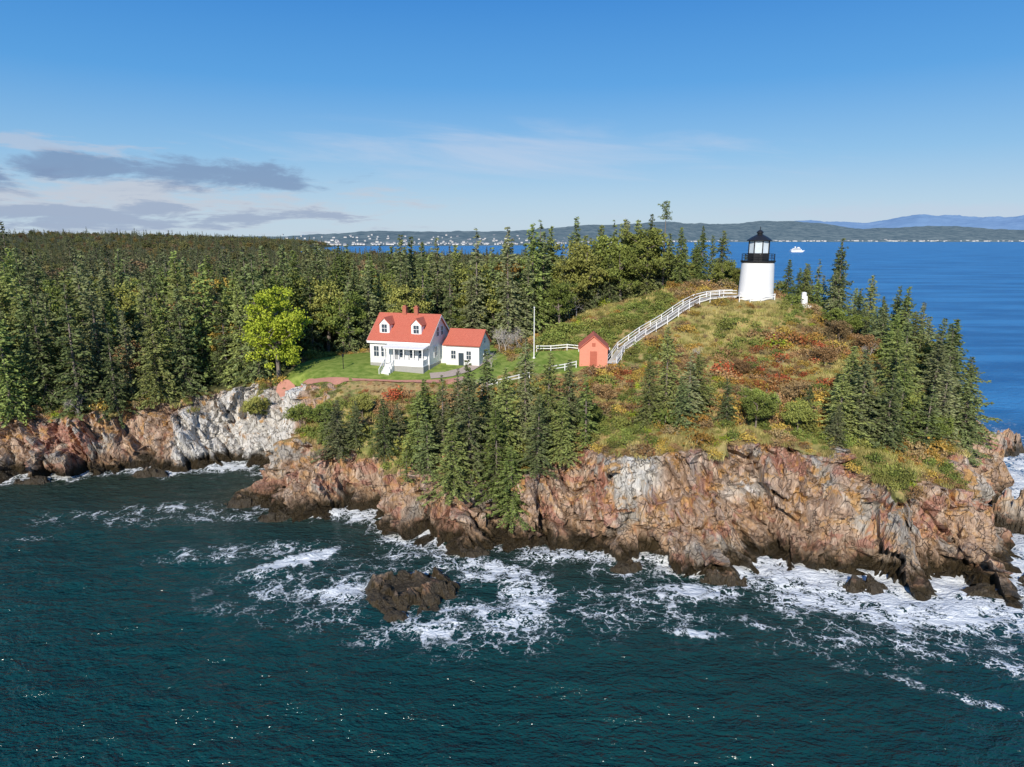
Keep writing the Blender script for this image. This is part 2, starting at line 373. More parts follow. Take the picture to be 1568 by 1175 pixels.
# ------------------------------------------------------------ shore rocks
def rmat(wz):
    m,t,b=newmat('wet_rock')
    pos=t.add('ShaderNodeNewGeometry').outputs['Position']
    c,h,w,_=rock_nodes(t,pos,0.,wz)
    t.set(b.inputs['Base Color'],c);t.set(b.inputs['Roughness'],t.math('MULTIPLY_ADD',w,-.45,.85))
    bp=t.add('ShaderNodeBump',{'Strength':.9,'Distance':.35,'Height':h});t.l.new(bp.outputs[0],b.inputs['Normal']);return m
RM=rmat(1.35)
def searock(name,cx,cy,rx,ry,hh,seed,ang=0,pool=False):
    n=120;u=np.linspace(-1.15,1.15,n);U,Vv=np.meshgrid(u,u)
    x=U*rx;y=Vv*ry
    r=np.hypot(U,Vv)*(1+.7*(fbm(U*1.8+seed,Vv*1.8,o=3,s=seed)-.5))
    z=hh*(1-ss(.45,1.05,r))*1.0-.3+ (fbm(x/1.2+seed,y/1.2,o=4,s=seed+4)-.5)*hh*1.1*(1-ss(.7,1.1,r))
    c,f1,f2,tl=worley(x*.9+z*.3+seed,y*.9,z*.9,seed+9)
    z+=((c-.5)*.5+tl*.5)*hh*(1-ss(.75,1.1,r)); z-=1.2*ss(.9,1.15,r)
    if pool:
        q=ss(.6,1.3,np.hypot((x+.1)/1.5,(y-.3)/1.3));z=z*q+(1-q)*np.clip(z,.35,.5)
    ca,sa=math.cos(ang),math.sin(ang)
    V=np.stack([cx+x*ca-y*sa,cy+x*sa+y*ca,z],-1).reshape(-1,3)
    return mesh_np(name,V,grid_faces(n,n),smooth=False,mat=RM)
searock('sea_rock',-9.8,57.4,5.3,4.2,1.25,3,.05,True)
for q in [(58,73,4.5,3.0,3.2,12,.4),(74,100,6,3,2.5,15,.3),(51,60,3.2,1.5,1.3,17,.2),(33,58.2,2.6,1.2,1.2,19,.1),(20,59.6,2.3,1.1,1.3,23,-.1),(43,57,2.6,1.0,1.0,29,-.1),
          (-33,79.5,2.8,1.5,1.3,31,.3),(-28,74.8,2.0,1.0,.8,37,.3),(-4,65,2.4,1.1,1.2,41,.1),(11,62,2.2,.9,1.0,47,.1),(-50,89.3,3.0,1.2,1.2,43,.1),(-64,86.6,2.6,1.0,1.0,53,.1)]:
    searock('shore_rock',*q)
# ------------------------------------------------------------ foliage
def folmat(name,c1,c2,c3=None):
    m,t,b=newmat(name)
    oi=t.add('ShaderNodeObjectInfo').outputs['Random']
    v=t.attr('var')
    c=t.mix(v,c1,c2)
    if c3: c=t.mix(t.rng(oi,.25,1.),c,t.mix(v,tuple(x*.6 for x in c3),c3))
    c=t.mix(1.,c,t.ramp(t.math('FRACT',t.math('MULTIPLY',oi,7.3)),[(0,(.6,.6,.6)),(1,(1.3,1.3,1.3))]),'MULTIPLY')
    t.l.new(c,b.inputs['Base Color'])
    b.inputs['Roughness'].default_value=.75;b.inputs['Specular IOR Level'].default_value=.12
    return m
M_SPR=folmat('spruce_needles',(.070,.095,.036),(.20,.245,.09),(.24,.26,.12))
M_SPR2=folmat('spruce_needles_pale',(.09,.13,.036),(.25,.31,.085),(.28,.31,.10))  # paler, yellower green needles for some spruces and the larches
M_GREEN=folmat('leaves_green',(.11,.15,.035),(.26,.31,.07),(.31,.31,.08))
M_YEL=folmat('leaves_yellow_green',(.18,.24,.02),(.42,.47,.05))
M_GOLD=folmat('leaves_gold',(.28,.20,.04),(.52,.37,.09),(.44,.24,.06))
M_RUST=folmat('leaves_rust',(.22,.12,.05),(.40,.25,.12),(.33,.25,.12))
M_RED=folmat('leaves_red',(.26,.055,.03),(.50,.14,.06),(.42,.20,.07))
M_GRASS=folmat('dry_grass_blades',(.28,.24,.07),(.58,.48,.20),(.36,.36,.10))
M_SPRF=folmat('far_spruce_needles',(.055,.072,.034),(.155,.18,.08),(.18,.18,.09))
M_GRF=folmat('far_leaves_green',(.085,.095,.034),(.20,.21,.075),(.22,.19,.075))
M_GOF=folmat('far_leaves_gold',(.16,.12,.04),(.28,.21,.07),(.24,.16,.06))
M_RUF=folmat('far_leaves_rust',(.14,.095,.05),(.24,.17,.09),(.20,.16,.09))
M_BARK=simple('bark',(.20,.165,.14),.9,.4,6)
M_GREYB=simple('bare_twigs',(.42,.38,.34),.9,.25,6)
def tube(p0,p1,r0,r1,k=5):
    p0=np.array(p0,float);p1=np.array(p1,float);d=p1-p0;d/=np.linalg.norm(d)+1e-9
    a=np.cross(d,[0,0,1.]) 
    if np.linalg.norm(a)<.01:a=np.array([1.,0,0])
    a/=np.linalg.norm(a);b=np.cross(d,a)
    th=np.linspace(0,2*math.pi,k,endpoint=False)
    ring=np.cos(th)[:,None]*a+np.sin(th)[:,None]*b
    V=np.r_[p0+ring*r0,p1+ring*r1]
    F=[(i,(i+1)%k,k+(i+1)%k,k+i) for i in range(k)]
    return V,F
def build_tree(name,wood,C,Dr,W,L,var,mfol,mwood,link=False):
    V=[];F=[];o=0
    for (p0,p1,r0,r1) in wood:
        v,f=tube(p0,p1,r0,r1,5 if r0>.05 else 3);V.append(v);F+= [tuple(i+o for i in q) for q in f];o+=len(v)
    nw=len(F);nv=o
    if len(C):
        rs=R(len(C))
        Dr=Dr/(np.linalg.norm(Dr,axis=1)[:,None]+1e-9)
        S=np.cross(Dr,rs.normal(size=Dr.shape));S/=np.linalg.norm(S,axis=1)[:,None]+1e-9
        a=C-Dr*L[:,None]*.4;b=C+S*W[:,None]*.5;c=C+Dr*L[:,None]*.6;d=C-S*W[:,None]*.5
        LV=np.stack([a,b,c,d],1).reshape(-1,3);V.append(LV)
        LF=np.arange(len(LV)).reshape(-1,4)+o
        F=np.r_[np.array(F,int).reshape(-1,4),LF]
    F=np.array(F,int)
    V=np.concatenate(V)
    at=np.zeros(len(V));
    if len(C): at[nv:]=np.repeat(var,4)
    ob=mesh_np(name,V,F,{'var':at},link=link)
    ob.data.materials.append(mwood);ob.data.materials.append(mfol)
    mi=np.zeros(len(F),np.int32);mi[nw:]=1
    ob.data.polygons.foreach_set('material_index',mi)
    return ob
def spruce(name,seed,h=12.,Rr=2.3,mat=None,dens=1.,low=.05,sparse=0.,pw=.85,lod=1.):
    r=R(seed);wood=[];C=[];Dr=[];va=[]
    lean=r.normal(0,.012,2)
    def tp(z): return np.array([lean[0]*z*z/h,lean[1]*z*z/h,z])
    zs=np.linspace(0,h*.99,7)
    for a in range(6): wood.append((tp(zs[a]),tp(zs[a+1]),.20*h/12*(1-a/6.3),.20*h/12*(1-(a+1)/6.3)+.01))
    z=low*h
    side=r.rand()*6.28
    while z<h*.985:
        f=(1-z/h)
        nb=int(max(3,round((4+3*f)*dens)))
        a0=r.rand()*6.28
        lv=r.uniform(.62,1.2)
        for q in range(nb):
            if r.rand()<sparse: continue
            az=a0+q*6.283/nb+r.normal(0,.25)
            Ln=Rr*min(1,(f*1.15)**pw)*lv*r.uniform(.5,1.2)*(1+.15*math.cos(az-side))+.12
            up=.25-.65*f+r.normal(0,.1)
            base=tp(z);dirn=np.array([math.cos(az),math.sin(az),up])
            if Ln>.9 and lod==1: wood.append((base,base+dirn*Ln*.8,.035,.01))
            s=.15 if f<.3 else .3
            cv=r.uniform(-.25,.25)
            while s<Ln:
                droop=-.12*(s*s)/max(Ln,.5)
                pt=base+dirn*s+np.array([0,0,droop+.12*(s/Ln)**2*Ln*.5])
                w=(1-.6*s/Ln)*.38*min(1,Ln)
                for e in range(4 if lod==1 else 2):
                    sd=r.choice([-1,1]);an=az+sd*r.uniform(.1,1.1)
                    C.append(pt+r.normal(0,1,3)*np.array([w*.55,w*.55,.09]))
                    Dr.append([math.cos(an),math.sin(an),up*.6+r.normal(-.1,.35)])
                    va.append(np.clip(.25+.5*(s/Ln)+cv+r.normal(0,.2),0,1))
                s+=.22*lod
        z+=r.uniform(.24,.36)*(h/12)**.5*(1 if lod==1 else 1.5)
    C=np.array(C);Dr=np.array(Dr,float);n=len(C);q=1 if lod==1 else 1.7
    return build_tree(name,wood,C,Dr,r.uniform(.10,.20,n)*q*1.05,r.uniform(.28,.52,n)*q,np.array(va),mat or M_SPR,M_BARK)
def limbs(r,h,R0,n,base=.25):
    wood=[];tips=[]
    top=np.array([r.normal(0,.3),r.normal(0,.3),h*.8])
    wood.append(((0,0,0),top*.35*np.array([1,1,1]),.024*h,.018*h));wood.append((top*.35,top,.018*h,.005*h))
    for q in range(n):
        t=r.uniform(base,.8);p=top*t;az=q*2.4+r.normal(0,.3)
        L=R0*r.uniform(.6,1.)*(1.15-.55*abs(t-.4))
        e=p+np.array([math.cos(az)*L,math.sin(az)*L,L*r.uniform(.35,1.0)])
        wood.append((p,(p+e)/2+r.normal(0,.1,3),.009*h,.006*h));wood.append(((p+e)/2,e,.006*h,.002*h));tips.append(e);tips.append((p+e)/2)
        for w in range(3):
            s=p+(e-p)*r.uniform(.4,.9);e2=s+np.array([r.normal(0,.35),r.normal(0,.35),r.uniform(.1,.5)])*L*.7
            wood.append((s,e2,.004*h,.0015*h));tips.append(e2)
    return wood,tips,top
def decid(name,seed,h=10.,R0=3.2,mat=None,nl=14,per=75,cl=.75,leaf=.26,lo=.32):
    r=R(seed);wood,tips,top=limbs(r,h,R0,nl);tips=list(tips)+[top,top*.9]
    for q in range(nl*2):
        az=r.rand()*6.28;t=r.rand();rr=R0*math.sqrt(r.rand())*.85
        tips.append(np.array([math.cos(az)*rr,math.sin(az)*rr,h*(lo+(.92-lo)*t*(1-.35*(rr/R0)**2))]))
    C=[];va=[]
    for tpn in tips:
        k=int(per*r.uniform(.4,1.2));c=r.uniform(.5,1.15)*cl;v=r.uniform(-.3,.3)
        q=r.normal(size=(k,3));q/=np.linalg.norm(q,axis=1)[:,None];q*=(r.rand(k,1)**.45)*c*np.array([1.2,1.2,.8])
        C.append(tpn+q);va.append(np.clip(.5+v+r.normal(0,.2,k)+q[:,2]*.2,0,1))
    C=np.concatenate(C);va=np.concatenate(va);n=len(C)
    return build_tree(name,wood if per>30 else wood[:2],C,r.normal(size=(n,3)),r.uniform(.6,1,n)*leaf,r.uniform(.8,1.3,n)*leaf,va,mat,M_BARK)
def shrub(name,seed,mat,n=420,leaf=.16,up=.75):
    r=R(seed);C=[];va=[];wood=[]
    nc=9
    for q in range(nc):
        az=r.rand()*6.28;rr=r.rand()**.6*.7;p=np.array([math.cos(az)*rr,math.sin(az)*rr,up*r.uniform(.35,.95)*(1-.4*rr)])
        wood.append(((0,0,-.1),p,.03,.01));k=n//nc
        g=r.normal(size=(k,3))*np.array([.24,.24,.18]);C.append(p+g);va.append(np.clip(.5+r.uniform(-.3,.3)+r.normal(0,.2,k),0,1))
    C=np.concatenate(C);va=np.concatenate(va);C[:,2]=np.abs(C[:,2]);n=len(C)
    D_=r.normal(size=(n,3));D_[:,2]+=.4
    return build_tree(name,wood,C,D_,r.uniform(.6,1,n)*leaf,r.uniform(.8,1.5,n)*leaf,va,mat,M_GREYB)
def tuft(name,seed,mat,n=110):
    r=R(seed);az=r.rand(n)*6.28;rr=np.sqrt(r.rand(n))*.8
    C=np.stack([np.cos(az)*rr,np.sin(az)*rr,r.uniform(.1,.28,n)],1)
    D_=np.stack([r.normal(0,.35,n),r.normal(0,.35,n),np.ones(n)],1)
    return build_tree(name,[((0,0,-.1),(0,0,.05),.01,.01)],C,D_,r.uniform(.03,.07,n),r.uniform(.4,.8,n),r.rand(n),mat,M_GREYB)
def bare(name,seed,h=6.,spread=1.,link=False,lv=5):
    r=R(seed);wood=[]
    def rec(p,d,L,rad_,lv):
        e=p+d*L;wood.append((p,e,rad_,rad_*.65))
        if lv==0: return
        for q in range(r.randint(2,4)+ (1 if lv>2 else 0)):
            nd=d+r.normal(0,.55*spread,3);nd[2]+=.1;nd/=np.linalg.norm(nd);rec(p+d*L*r.uniform(.6,1),nd,L*r.uniform(.6,.85),max(rad_*.6,.012),lv-1)
    rec(np.zeros(3),np.array([0,0,1.]),h*.25,h*.016,lv)
    return build_tree(name,wood,np.zeros((0,3)),None,None,None,None,M_GREYB,M_GREYB,link)
def coll(name,obs):
    c=bpy.data.collections.new(name)
    for i,o in enumerate(obs):
        o.name='%s_%02d'%(name,i);c.objects.link(o)
    return c
SP=[spruce('s',10+i,12,[2.5,2.3,2.8,2.1,2.6,2.3][i],[M_SPR,M_SPR,M_SPR2,M_SPR,M_SPR2,M_SPR][i],1,.04,[0.1,.18,.05,.35,.15,.25][i]) for i in range(6)]
DG=[decid('d',30,9,3.0,M_GREEN),decid('d',31,9,2.8,M_GREEN),decid('d',32,9,2.9,M_GOLD),decid('d',33,8.5,2.7,M_RUST,per=45),decid('d',34,9,2.9,M_YEL)]
BR=[bare('b',50,8),bare('b',51,7,1.2)]
SPL=[spruce('s',110+i,12,[2.5,2.2,2.8,2.3][i],M_SPRF,.9,.15,.15,lod=2.) for i in range(4)]
DGL=[decid('d',130+i,9,3.0,mm,per=14,leaf=.55) for i,mm in enumerate([M_GRF,M_GRF,M_GOF,M_RUF,M_GRF])]
treec=coll('tree_kinds',SP+DG+BR+SPL+DGL)     # 0-5 spruce, 6,7 green,8 gold,9 rust,10 yellow,11,12 bare,13-16 far spruce,17-21 far broadleaf
SH=[shrub('h',60,M_GREEN,340),shrub('h',61,M_GREEN,340),shrub('h',62,M_RUST,260),shrub('h',63,M_RED,240),shrub('h',64,M_GOLD,240),shrub('h',65,M_RUST,240),shrub('h',66,M_YEL,240),tuft('h',67,M_GRASS),tuft('h',68,M_GRASS)]
shrubc=coll('shrub_kinds',SH)
def scatter(name,pts,rotz,scl,idx,col):
    me=bpy.data.meshes.new(name);n=len(pts)
    me.vertices.add(n);me.vertices.foreach_set('co',np.asarray(pts,np.float32).ravel())
    for a,v,ty in (('rotz',rotz,'FLOAT'),('scl',scl,'FLOAT'),('idx',idx,'INT')):
        at=me.attributes.new(a,ty,'POINT');at.data.foreach_set('value',np.asarray(v,np.float32 if ty=='FLOAT' else np.int32))
    ob=bpy.data.objects.new(name,me);scene.collection.objects.link(ob)
    g=bpy.data.node_groups.new(name+'_scatter','GeometryNodeTree')
    g.interface.new_socket('Geometry',in_out='INPUT',socket_type='NodeSocketGeometry');g.interface.new_socket('Geometry',in_out='OUTPUT',socket_type='NodeSocketGeometry')
    N=g.nodes;L=g.links;gi=N.new('NodeGroupInput');go=N.new('NodeGroupOutput')
    io=N.new('GeometryNodeInstanceOnPoints');ci=N.new('GeometryNodeCollectionInfo')
    ci.inputs['Collection'].default_value=col;ci.inputs['Separate Children'].default_value=True;ci.inputs['Reset Children'].default_value=True
    io.inputs['Pick Instance'].default_value=True
    def na(nm,ty):
        q=N.new('GeometryNodeInputNamedAttribute');q.data_type=ty;q.inputs['Name'].default_value=nm;return [o for o in q.outputs if o.enabled][0]
    cx=N.new('ShaderNodeCombineXYZ');L.new(na('rotz','FLOAT'),cx.inputs[2])
    er=N.new('FunctionNodeEulerToRotation');L.new(cx.outputs[0],er.inputs[0])
    L.new(gi.outputs[0],io.inputs['Points']);L.new(ci.outputs[0],io.inputs['Instance']);L.new(na('idx','INT'),io.inputs['Instance Index'])
    L.new(er.outputs[0],io.inputs['Rotation']);L.new(na('scl','FLOAT'),io.inputs['Scale']);L.new(io.outputs[0],go.inputs[0])
    md=ob.modifiers.new('scatter','NODES');md.node_group=g
    return ob
r=R(5)
def jgrid(x0,x1,y0,y1,s):
    gx=np.arange(x0,x1,s);gy=np.arange(y0,y1,s);a,b=np.meshgrid(gx,gy);a=a.ravel();b=b.ravel()
    return a+r.uniform(-.6,.6,len(a))*s,b+r.uniform(-.6,.6,len(b))*s
FX=[];FY=[];FS=[]
for (ya,yb,sp,sc) in [(86,140,3.6,1.0),(140,260,5.0,1.05),(260,480,7.,1.1),(480,1000,11.,1.2),(1000,2900,24,2.0)]:
    a,b=jgrid(-.92*yb-20,.6*min(yb,300)+30,ya,yb,sp)
    k=(np.abs(a)<.86*b+18);a,b=a[k],b[k]
    FX.append(a);FY.append(b);FS.append(np.full(len(a),sc))
FX=np.concatenate(FX);FY=np.concatenate(FY);FS=np.concatenate(FS)
hh,dd,rr_=height(FX,FY)
k=(dd>np.where(FX<0,3.3,5.))&(openness(FX,FY)<.5)&(rr_<.8)&((FX>-200)|(FX<0))
k&=~((FX>26)&(FX<46)&(FY<118))
k&=np.hypot(FX+34,FY-98)>4.5
FX,FY,FS=FX[k],FY[k],FS[k];FZ=gz(FX,FY)
kind=r.rand(len(FX));pat=fbm(FX/35,FY/35,o=3,s=91)
pd=np.clip((pat-.47)*4,0.0,.55)+np.where((FY>140),.2,.02)
pd=np.where((FX<-30)&(FY<112),.06,pd)
dec=kind<pd
sub=r.rand(len(FX))
idx=np.where(dec,np.select([sub<.55,sub<.80,sub<.88,sub<.90],[6,7,8,10],9),r.randint(0,6,len(FX)))
idx=np.where((r.rand(len(FX))<.05),11+r.randint(0,2,len(FX)),idx)
idx=np.where((FY<135)&(idx==10),6,idx)
idx=np.where((FX>2)&(FY<170)&((idx==8)|(idx==9)),1,idx)
lo=FY>170
idx=np.where(lo&(idx<=5),13+idx%4,idx);idx=np.where(lo&(idx>=6)&(idx<=10),idx+11,idx);idx=np.where(lo&((idx==11)|(idx==12)),20,idx)
scl=np.exp(r.normal(0,.22,len(FX)))*FS
scl*=np.interp(FY,[90,112,160,600,1000],[1.3,1.25,1.05,.72,.7])
edge=np.clip((dd[k]-3)/7,0.,1);scl*=.8+.2*edge
scl=np.minimum(scl,np.where(FY<200,1.6,9))
scl=np.where(FX>44,scl*np.clip(.6+.1*r.normal(size=len(FX)),.35,.8),scl)
scl=np.where((FX>26)&(FX<=44)&(FY<150),scl*.62,scl)
scatter('forest',np.c_[FX,FY,FZ-.15],r.rand(len(FX))*6.28,scl,idx,treec)
nforest=len(FX)
# shrubs on the headland
a,b=jgrid(-70,72,62,124,.88)
hh,dd,rr_=height(a,b)
k=(dd>1.5)&(rr_<.5)&(lawnmask(a,b)<.5)&((openness(a,b)>.5)|(dd<7))
k&=~(np.hypot(a-39.4,b-111)<4.6)
k&=~poly_in(a,b,[(-3,90.5),(5,93),(8,96),(5,94),(-3,92)])
a,b,hh,dd,rr_=a[k],b[k],hh[k],dd[k],rr_[k]
pt=fbm(a/6,b/6,o=3,s=301);p2=fbm(a/4,b/4,o=2,s=311);u=r.rand(len(a))
dryz=np.zeros(len(a))
for (wx,wy,sx,sy) in DZ:
    dryz=np.maximum(dryz,np.exp(-(((a-wx)/sx)**2+((b-wy)/sy)**2)))
redz=np.maximum(np.exp(-(((a-14)/9)**2+((b-87)/8)**2)),np.exp(-(((a-37)/11)**2+((b-91)/9)**2)))
redz=np.maximum(redz,.6*np.exp(-(((a+17)/8)**2+((b-88)/4)**2)))
redz=redz*(.6+.8*p2)
idx=np.select([(dryz>.55)&(u<.6),(redz>.45)&(u<.2),(redz>.3)&(u<.75),pt>.54,pt<.44],[7+(u*50).astype(int)%2,3,np.where(u<.45,2,np.where(u<.6,4,5)),np.where(u<.55,2,4),np.where(u<.9,0,6)],
   np.select([u<.3,u<.48,u<.62,u<.78,u<.84],[0,1,4,5,6],2))
idx=np.where((u>.88),7,idx)
idx=np.where((rr_>.12)&(u<.6),np.where(u<.35,7,4),idx)
sc=np.where(idx>=7,r.uniform(.7,1.3,len(a)),np.exp(r.normal(-.3,.35,len(a)))*(.6+.9*p2))
nearstair=np.hypot(a-np.clip(a,13,31),b-np.interp(a,[13.5,16.6,21.6,26,30.5,37],[97,101,104,106.5,109,110]))<2.2
nearstair&=(a>11)&(a<40)
sc=np.where(nearstair,sc*.4,sc);sc=np.where(np.hypot(a-10,b-98)<6,sc*.45,sc)
sc=np.where((b>88.5)&(b<98)&(a<0)&(a>-34),sc*.4,sc)
scatter('shrubs_and_grass',np.c_[a,b,gz(a,b)-.1],r.rand(len(a))*6.28,sc,idx,shrubc)
nshrub=len(sc)
# ------------------------------------------------------------ individual trees
def place(name,proto,x,y,s,sx=1.,rz=None):
    o=bpy.data.objects.new(name,proto.data);scene.collection.objects.link(o)
    o.location=(x,y,g1(x,y)-.15);o.scale=(s*sx,s*sx,s);o.rotation_euler=(0,0,r.rand()*6.28 if rz is None else rz);return o
TREES=[(-4.7,73,13,1.1),(1.5,75.5,13.2,1.0),(-1.7,71.5,10.5,1.2),(4,74,11.5,1.1),(-8,76,10,1.2),(0,70,8,1.3),(-6.5,71.5,8.5,1.3),(2.8,71,8.8,1.2),(-2.8,77,11.5,1.1),(6.5,75.5,9,1.2),(-9.5,73.5,7.4,1.3),(-.5,74,11,1.1),(-11,76.5,8,1.2),(-6.3,78,9,1.2),(5.5,72,7,1.3),(-10.3,79,8,1.2),
(-21,79,7,1.4),(-19,80,5.5,1.3),(-15,77.5,7,1.4),(-13.5,78.5,5.6,1.3),(-23,81,4.6,1.3),(17.6,76,11,1.05),(20,75,8,1.3),(21.5,77,7.2,1.3),(15.5,75,8.2,1.0),(24,74,5.5,1.3),(18.7,73,6,1.3),
(38.6,73,10,1.4),(41,72,8.5,1.5),(36,72.5,7,1.5),(43.5,74,9,1.4),(46,73,7.5,1.4),(39,77,9,1.3),(46.5,79,10,1.3),(50,77,9.5,1.4),(52,82,11,1.3),(55,80,11,1.3),(56,86,12,1.3),(59,86,11,1.3),(48,84,9,1.3),(52,89,10,1.2),(60,92,12,1.3),(57,96,10,1.3),
(63,97,11,1.3),(54,99,8,1.3),(60,104,10,1.3),(55,108,8,1.3),(50,112,6,1.2),(47,113,6.3,.9),(49,115,7,.9),(41,81,7,1.3),(53,94,8,1.3),(57,90,11,1.3),(61,99,10,1.3),(34.5,70,4.5,1.4),(33,74,5,1.4),
(13.5,125,14.8,1.1),(16,123,13.5,1.0),(18.3,126,16,1.05),(20,124,15.4,1.),(22.5,124,14.5,1.1),(11,124,12,1.1),(17,120,9,1.3),(25,123,11.5,1.2),(28,124,10.5,1.3),(35,128,13,.8),(33,126,9,1.1),(38,126,9,1.),(41,128,8.5,1.),(23.5,121,8,1.2),(8,122,11,1.2),(31,125,9,1.2),(14.5,121,12,1.2),(12,120,9,1.3)]
for i,(x,y,h,w) in enumerate(TREES):
    o=place('spruce_tree',SP[(i*5+i//3)%6],x,y,h/12,w*1.02*(1.15 if h<9 else 1))
pine=spruce('p',90,16,3.0,M_SPR,.8,.80,.1,.3);pine.name='pine_kind'
place('pine_tree',pine,26.7,122,.98,.8)
larch=spruce('l',91,8,1.5,M_SPR2,.8,.05,.45)
place('larch_tree',larch,8.2,73,1.,1.1);place('larch_tree',larch,-12,74,.5,1.3)
maple=decid('m',95,15.5,4.4,M_YEL,28,85,1.0,.30,.18)
place('maple_tree',maple,-34.3,98.5,1.0)
gr=decid('m',96,5,2.2,M_GREEN,12,70,.6,.2)
for (x,y,s) in [(-24,83,.8),(-11,81,.9),(-19,84,.7),(27,73,.9),(31,71.5,.8),(-37,95.5,.9),(9,77,.7),(48,101,.8),(52,104,.8),(44,76,1.1),(47.5,74.5,.9),(28.5,76,.8),(-27,84,.8)]: place('broadleaf_tree',gr,x,y,s)
ru=decid('m',98,4,1.9,M_RUST,12,45,.55,.18)
for (x,y,s) in [(34,80,.8),(42,90,.8),(30,88,.6),(-8,83,.8),(12,84,.7),(47,97,.9),(24,90,.5),(50,95,.9),(-16,83,.7)]: place('autumn_tree',ru,x,y,s)
bt=bare('bt',97,7,1.15)
for (x,y,s) in [(-1,104,1.0),(0.8,106,.9),(-3,97,.6),(-7,90,.5),(-61,93,.8),(-2,107,.9),(31,78,.5),(46,76,.8),(50,94,.6),(15,121,1.3),(-4,88,.6),(29,82,.4),(26,94,.4)]: place('bare_tree',bt,x,y,s)
# ------------------------------------------------------------ building helper
class MB:
    def __init__(s): s.V=[];s.F=[];s.M=[]
    def box(s,x0,x1,y0,y1,z0,z1,m=0):
        o=len(s.V);s.V+=[(x0,y0,z0),(x1,y0,z0),(x1,y1,z0),(x0,y1,z0),(x0,y0,z1),(x1,y0,z1),(x1,y1,z1),(x0,y1,z1)]
        for f in ((0,3,2,1),(4,5,6,7),(0,1,5,4),(1,2,6,5),(2,3,7,6),(3,0,4,7)): s.F.append([i+o for i in f]);s.M.append(m)
    def prism(s,prof,a,b,ax='x',m=0):
        o=len(s.V);n=len(prof)
        for t in (a,b):
            for (p,q) in prof: s.V.append((t,p,q) if ax=='x' else (p,t,q))
        s.F.append([o+i for i in range(n)][::-1]);s.M.append(m);s.F.append([o+n+i for i in range(n)]);s.M.append(m)
        for i in range(n): s.F.append([o+i,o+(i+1)%n,o+n+(i+1)%n,o+n+i]);s.M.append(m)
    def beam(s,p0,p1,w,h,m=0):
        p0=Vector(p0);p1=Vector(p1);d=(p1-p0).normalized();a=d.cross(Vector((0,0,1)))
        if a.length<.01:a=Vector((1,0,0))
        a.normalize();u=a.cross(d).normalized();o=len(s.V)
        for p in (p0,p1):
            for (i,j) in ((-1,-1),(1,-1),(1,1),(-1,1)): s.V.append(tuple(p+a*i*w/2+u*j*h/2))
        for f in ((0,1,2,3),(7,6,5,4),(0,4,5,1),(1,5,6,2),(2,6,7,3),(3,7,4,0)): s.F.append([i+o for i in f]);s.M.append(m)
    def lathe(s,prof,n=24,m=0,c=(0,0)):
        o=len(s.V)
        for (rr,z) in prof:
            for q in range(n): s.V.append((c[0]+rr*math.cos(q*6.28318/n),c[1]+rr*math.sin(q*6.28318/n),z))
        for k in range(len(prof)-1):
            for q in range(n): s.F.append([o+k*n+q,o+k*n+(q+1)%n,o+(k+1)*n+(q+1)%n,o+(k+1)*n+q]);s.M.append(m)
        s.F.append([o+(len(prof)-1)*n+q for q in range(n)]);s.M.append(m)
    def obj(s,name,mats,parent=None,bevel=0,recalc=True):
        me=bpy.data.meshes.new(name);me.from_pydata(s.V,[],s.F);me.update()
        for m in mats: me.materials.append(m)
        me.polygons.foreach_set('material_index',s.M)
        if recalc:
            import bmesh
            bm=bmesh.new();bm.from_mesh(me);bmesh.ops.recalc_face_normals(bm,faces=bm.faces);bm.to_mesh(me);bm.free()
        o=bpy.data.objects.new(name,me);scene.collection.objects.link(o)
        if parent:o.parent=parent
        return o
def empty(name,loc,rz=0):
    e=bpy.data.objects.new(name,None);scene.collection.objects.link(e);e.location=loc;e.rotation_euler=(0,0,rz);return e
def clapboard():
    m,t,b=newmat('white_clapboard')
    p=t.add('ShaderNodeTexCoord').outputs['Object'];sp=t.add('ShaderNodeSeparateXYZ');t.l.new(p,sp.inputs[0])
    fr=t.math('FRACT',t.math('MULTIPLY',sp.outputs[2],7.))
    n=t.noise(p,1.5,5,.6)
    c=t.mix(n,(.74,.75,.75),(.85,.85,.83));c=t.mix(t.math('MULTIPLY',t.rng(fr,.12,.0),.3),c,(.4,.4,.4))
    t.set(b.inputs['Base Color'],c);b.inputs['Roughness'].default_value=.6
    bp=t.add('ShaderNodeBump',{'Strength':.5,'Distance':.03,'Height':fr});t.l.new(bp.outputs[0],b.inputs['Normal']);return m
def shingle(name,c1,c2):
    m,t,b=newmat(name)
    p=t.add('ShaderNodeTexCoord').outputs['Object']
    br=t.add('ShaderNodeTexBrick',{'Scale':2.2,'Mortar Size':.02,'Row Height':.12,'Brick Width':.3});br.inputs['Color1'].default_value=(*c1,1);br.inputs['Color2'].default_value=(*c2,1);br.inputs['Mortar'].default_value=(*[x*.5 for x in c1],1)
    mp=t.mapv(p,(0,0,0),(1,1.4,1));t.l.new(mp,br.inputs['Vector'])
    n=t.noise(p,1.2,6,.65);c=t.mix(t.math('MULTIPLY',n,.4),br.outputs['Color'],tuple(x*.6 for x in c2))
    t.set(b.inputs['Base Color'],c);b.inputs['Roughness'].default_value=.85;return m
W=clapboard();WP=simple('white_paint',(.80,.80,.79),.5,.06,4);REDR=shingle('red_shingles',(.60,.13,.08),(.70,.21,.13))
GL=simple('window_glass',(.05,.07,.09),.12,.2,2,spec=.8);FD=simple('granite_foundation',(.36,.35,.33),.9,.2,5,.3);BK=simple('chimney_brick',(.40,.14,.09),.9,.3,9)
DK=simple('porch_door_paint',(.30,.31,.32),.7,.1);BLK=simple('black_iron',(.018,.018,.02),.4,.3,4)
